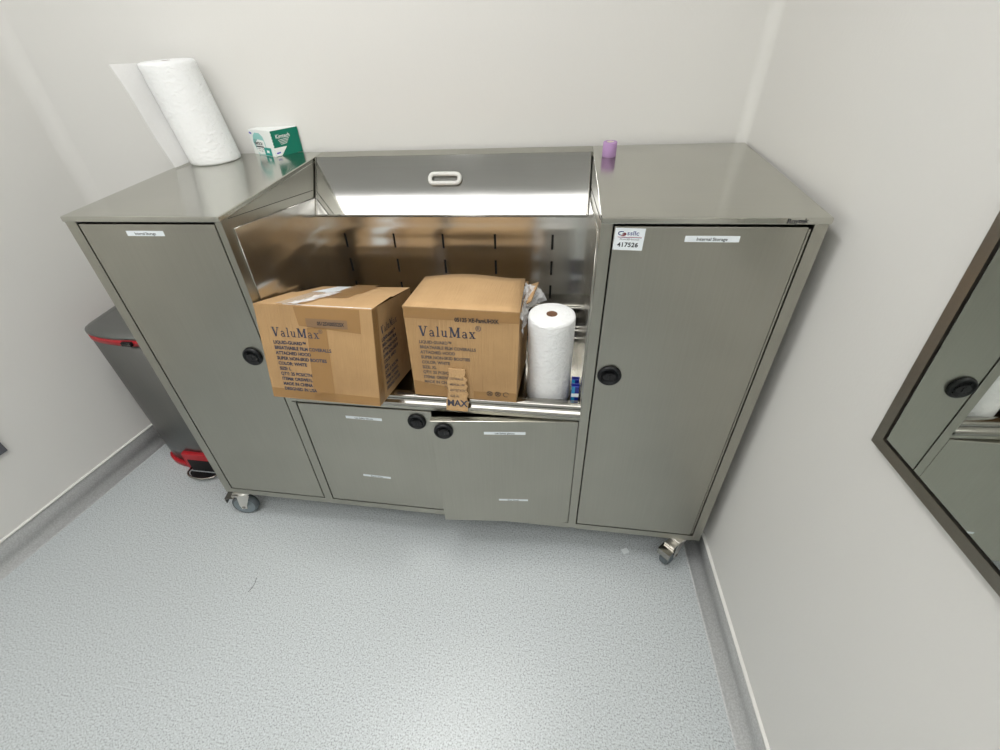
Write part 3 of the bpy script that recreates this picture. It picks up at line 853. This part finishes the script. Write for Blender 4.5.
O = lambda s_, f=-.175, b=.10: outline(.185 + s_, f - s_, -.105 - s_ * .5, b)
mb = MB(); loft(mb, [(.022, O(-.008)), (.10, O(-.006)), (.628, O(.004))], 'can'); mb.build('body', tc)
mb = MB(); loft(mb, [(.628, O(.006)), (.653, O(.007))], 'red'); rim = mb.build('red_band', tc)
mb = MB(); mb.box((-.004, -.192, .633), (.034, -.180, .648), 'black', bev=.002); mb.box((-.001, -.193, .639), (.031, -.188, .644), 'chrome'); mb.build('catch', rim)
mb = MB(); loft(mb, [(.653, O(.008)), (.662, O(.006)), (.669, O(-.006)), (.672, O(-.03))], 'can_lid'); mb.build('lid', tc)
mb = MB(); loft(mb, [(0, O(.001)), (.026, O(.002))], 'red'); base = mb.build('base_rim', tc)
mb = MB()
mb.box((-.058, -.184, .0), (.110, -.150, .098), 'red', bev=.004)
mb.box((-.044, -.1855, .0), (.100, -.160, .066), 'black_matte', bev=.003)
mb.build('pedal_recess', tc)
mb = MB()
pp = [(-.040, -.165, .020)]
for i in range(13):
    a = math.pi * i / 12
    pp.append((.022 - .066 * math.cos(a) * 1.0, -.205 - .030 * math.sin(a), .016))
pp.append((.084, -.165, .020))
mb.tube(pp, .0042, 'chrome', 10)
poly = [(.022 + (x - .022) * .86, y + .004) for x, y, z in pp[1:-1]]
mb.prism(poly[::-1] if False else poly, .0125, .0165, 'black', smooth=False)
bmesh.ops.recalc_face_normals(mb.bm, faces=mb.bm.faces)
mb.build('pedal', tc)

# ------------------------------------------------------------------ wall mirror on the right wall
Pm = R0 + RD * ((-.292 - R0.y) / RD.y)
mr = thing('wall_mirror', 'steel framed rectangular mirror hung on the right wall', 'mirror', (Pm.x, Pm.y, .879))
# local x along the wall towards the viewer, local y up, local z into the room
def wall_frame(o, u, n, tilt):
    v = Vector((0, 0, 1)); R_ = Matrix(((u.x, v.x, n.x), (u.y, v.y, n.y), (u.z, v.z, n.z)))
    if R_.determinant() < 0: R_ = Matrix(((-u.x, v.x, n.x), (-u.y, v.y, n.y), (-u.z, v.z, n.z)))
    o.rotation_euler = (R_ @ Matrix.Rotation(tilt, 3, 'Z')).to_euler()
    return R_
R_ = wall_frame(mr, RD, RN, 0)
sgn = 1 if (R_ @ Vector((1, 0, 0))).dot(RD) > 0 else -1
u_ = Matrix.Rotation(math.radians(-1), 3, 'Z') @ RD; n_ = Matrix.Rotation(math.radians(-1), 3, 'Z') @ RN
tl_ = math.radians(4.0)
U_ = u_ * math.cos(tl_) + Vector((0, 0, math.sin(tl_))); V_ = -u_ * math.sin(tl_) + Vector((0, 0, math.cos(tl_)))
mr.rotation_euler = Matrix(((sgn * U_.x, V_.x, n_.x), (sgn * U_.y, V_.y, n_.y), (sgn * U_.z, V_.z, n_.z))).to_euler()
mr.location += RN * .003
mw, mh, fw = .50, .95, .0165
def mx(a, b_): return (min(a * sgn, b_ * sgn), max(a * sgn, b_ * sgn))
mb = MB()
def mitre(a0, a1, b0, b1):   # outer corners a, inner corners b
    A = [(a0[0] * sgn, a0[1], .001), (a1[0] * sgn, a1[1], .001), (b1[0] * sgn, b1[1], .001), (b0[0] * sgn, b0[1], .001)]
    z1 = .011; B = [(x, y, z1) for x, y, z in A]
    # sloping inner lip
    B[2] = (B[2][0], B[2][1], .009); B[3] = (B[3][0], B[3][1], .009)
    for q in ((A[3], A[2], A[1], A[0]), (B[0], B[1], B[2], B[3]), (A[0], A[1], B[1], B[0]), (A[1], A[2], B[2], B[1]), (A[2], A[3], B[3], B[2]), (A[3], A[0], B[0], B[3])):
        mb.quad(q, 'frame')
o_ = [(0, 0), (mw, 0), (mw, mh), (0, mh)]; i_ = [(fw, fw), (mw - fw, fw), (mw - fw, mh - fw), (fw, mh - fw)]
for k in range(4): mitre(o_[k], o_[(k + 1) % 4], i_[k], i_[(k + 1) % 4])
bmesh.ops.recalc_face_normals(mb.bm, faces=mb.bm.faces)
mb.build('frame', mr)
mb = MB(); g = fw - .002
x0, x1 = mx(g, mw - g)
mb.box((x0, g, .001), (x1, mh - g, .004), 'black_matte')
x0, x1 = mx(g + .0055, mw - g - .0055)
mb.box((x0, g + .0055, .004), (x1, mh - g - .0055, .0065), 'mirror')
mb.build('mirror_glass', mr)

# dark grey wall fitting cut by the left edge of the view
Pw = L0 + LD * ((-.098 - L0.y) / LD.y)
ws = thing('wall_socket', 'dark grey square fitting low on the left wall', 'socket', (Pw.x, Pw.y, .372))
R_ = wall_frame(ws, LD, LN, 0); sgn = 1 if (R_ @ Vector((1, 0, 0))).dot(LD) > 0 else -1
x0, x1 = (-.010, .075) if sgn > 0 else (-.075, .010)
ws.rotation_euler = R_.to_euler()
mb = MB(); mb.box((x0, -.004, .0005), (x1, .080, .012), 'socket', bev=.002); mb.build('cover_plate', ws)
mb = MB(); mb.box((x0 + .022, .022, .0121), (x1 - .022, .058, .0135), 'black_matte', bev=.0005); mb.build('socket_face', ws)

# scrap and strand on the floor
mb = MB(); mb.box((-.011, -.009, 0.0003), (.011, .009, .0012), 'paper_scrap'); o = mb.build('paper_scrap'); o.location = (1.402, .022, 0); o.rotation_euler = (0, 0, .5)
tag(o, 'tiny pale scrap of film on the floor under the right tower', 'scrap')
mb = MB(); mb.tube([(.197, -.278, .001), (.203, -.262, .0012), (.2035, -.245, .001), (.199, -.228, .001)], .0007, 'hair', 6); o = mb.build('fibre_strand')
tag(o, 'short dark fibre lying on the floor in front of the left tower', 'fibre')

# ------------------------------------------------------------------ camera
cam = bpy.data.cameras.new('camera'); co = bpy.data.objects.new('camera', cam); COL.objects.link(co)
def basis(yaw, pitch, roll_):
    cy, sy, cp, sp, cr, sr = math.cos(yaw), math.sin(yaw), math.cos(pitch), math.sin(pitch), math.cos(roll_), math.sin(roll_)
    F = Vector((sy * cp, cy * cp, sp)); Rr = Vector((cy, -sy, 0)); U = Rr.cross(F)
    return cr * Rr + sr * U, -sr * Rr + cr * U, F
Rv, Uv, Fv = basis(-.2045, -.6617, -.0718)
co.matrix_world = Matrix(((Rv.x, Uv.x, -Fv.x, 1.1297), (Rv.y, Uv.y, -Fv.y, -.9084), (Rv.z, Uv.z, -Fv.z, 1.4613), (0, 0, 0, 1)))
cam.sensor_fit = 'HORIZONTAL'; cam.sensor_width = 36; cam.lens = 472.8235 / 1000 * 36
cam.shift_x = (500 - 475.0331) / 1000; cam.shift_y = -(375 - 372.7955) / 1000
cam.clip_start = .02
S.camera = co
w_ = bpy.data.worlds.new('world'); S.world = w_; w_.use_nodes = True
w_.node_tree.nodes['Background'].inputs['Color'].default_value = (.5, .5, .5, 1); w_.node_tree.nodes['Background'].inputs['Strength'].default_value = 0.0
S.view_settings.view_transform = 'Standard'; S.view_settings.look = 'None'; S.view_settings.gamma = 1; S.view_settings.use_curve_mapping = False
S.view_settings.exposure = 0.05
S.cycles.max_bounces = 10; S.cycles.diffuse_bounces = 5; S.cycles.glossy_bounces = 6; S.cycles.use_denoising = True
S.cycles.sample_clamp_indirect = 8
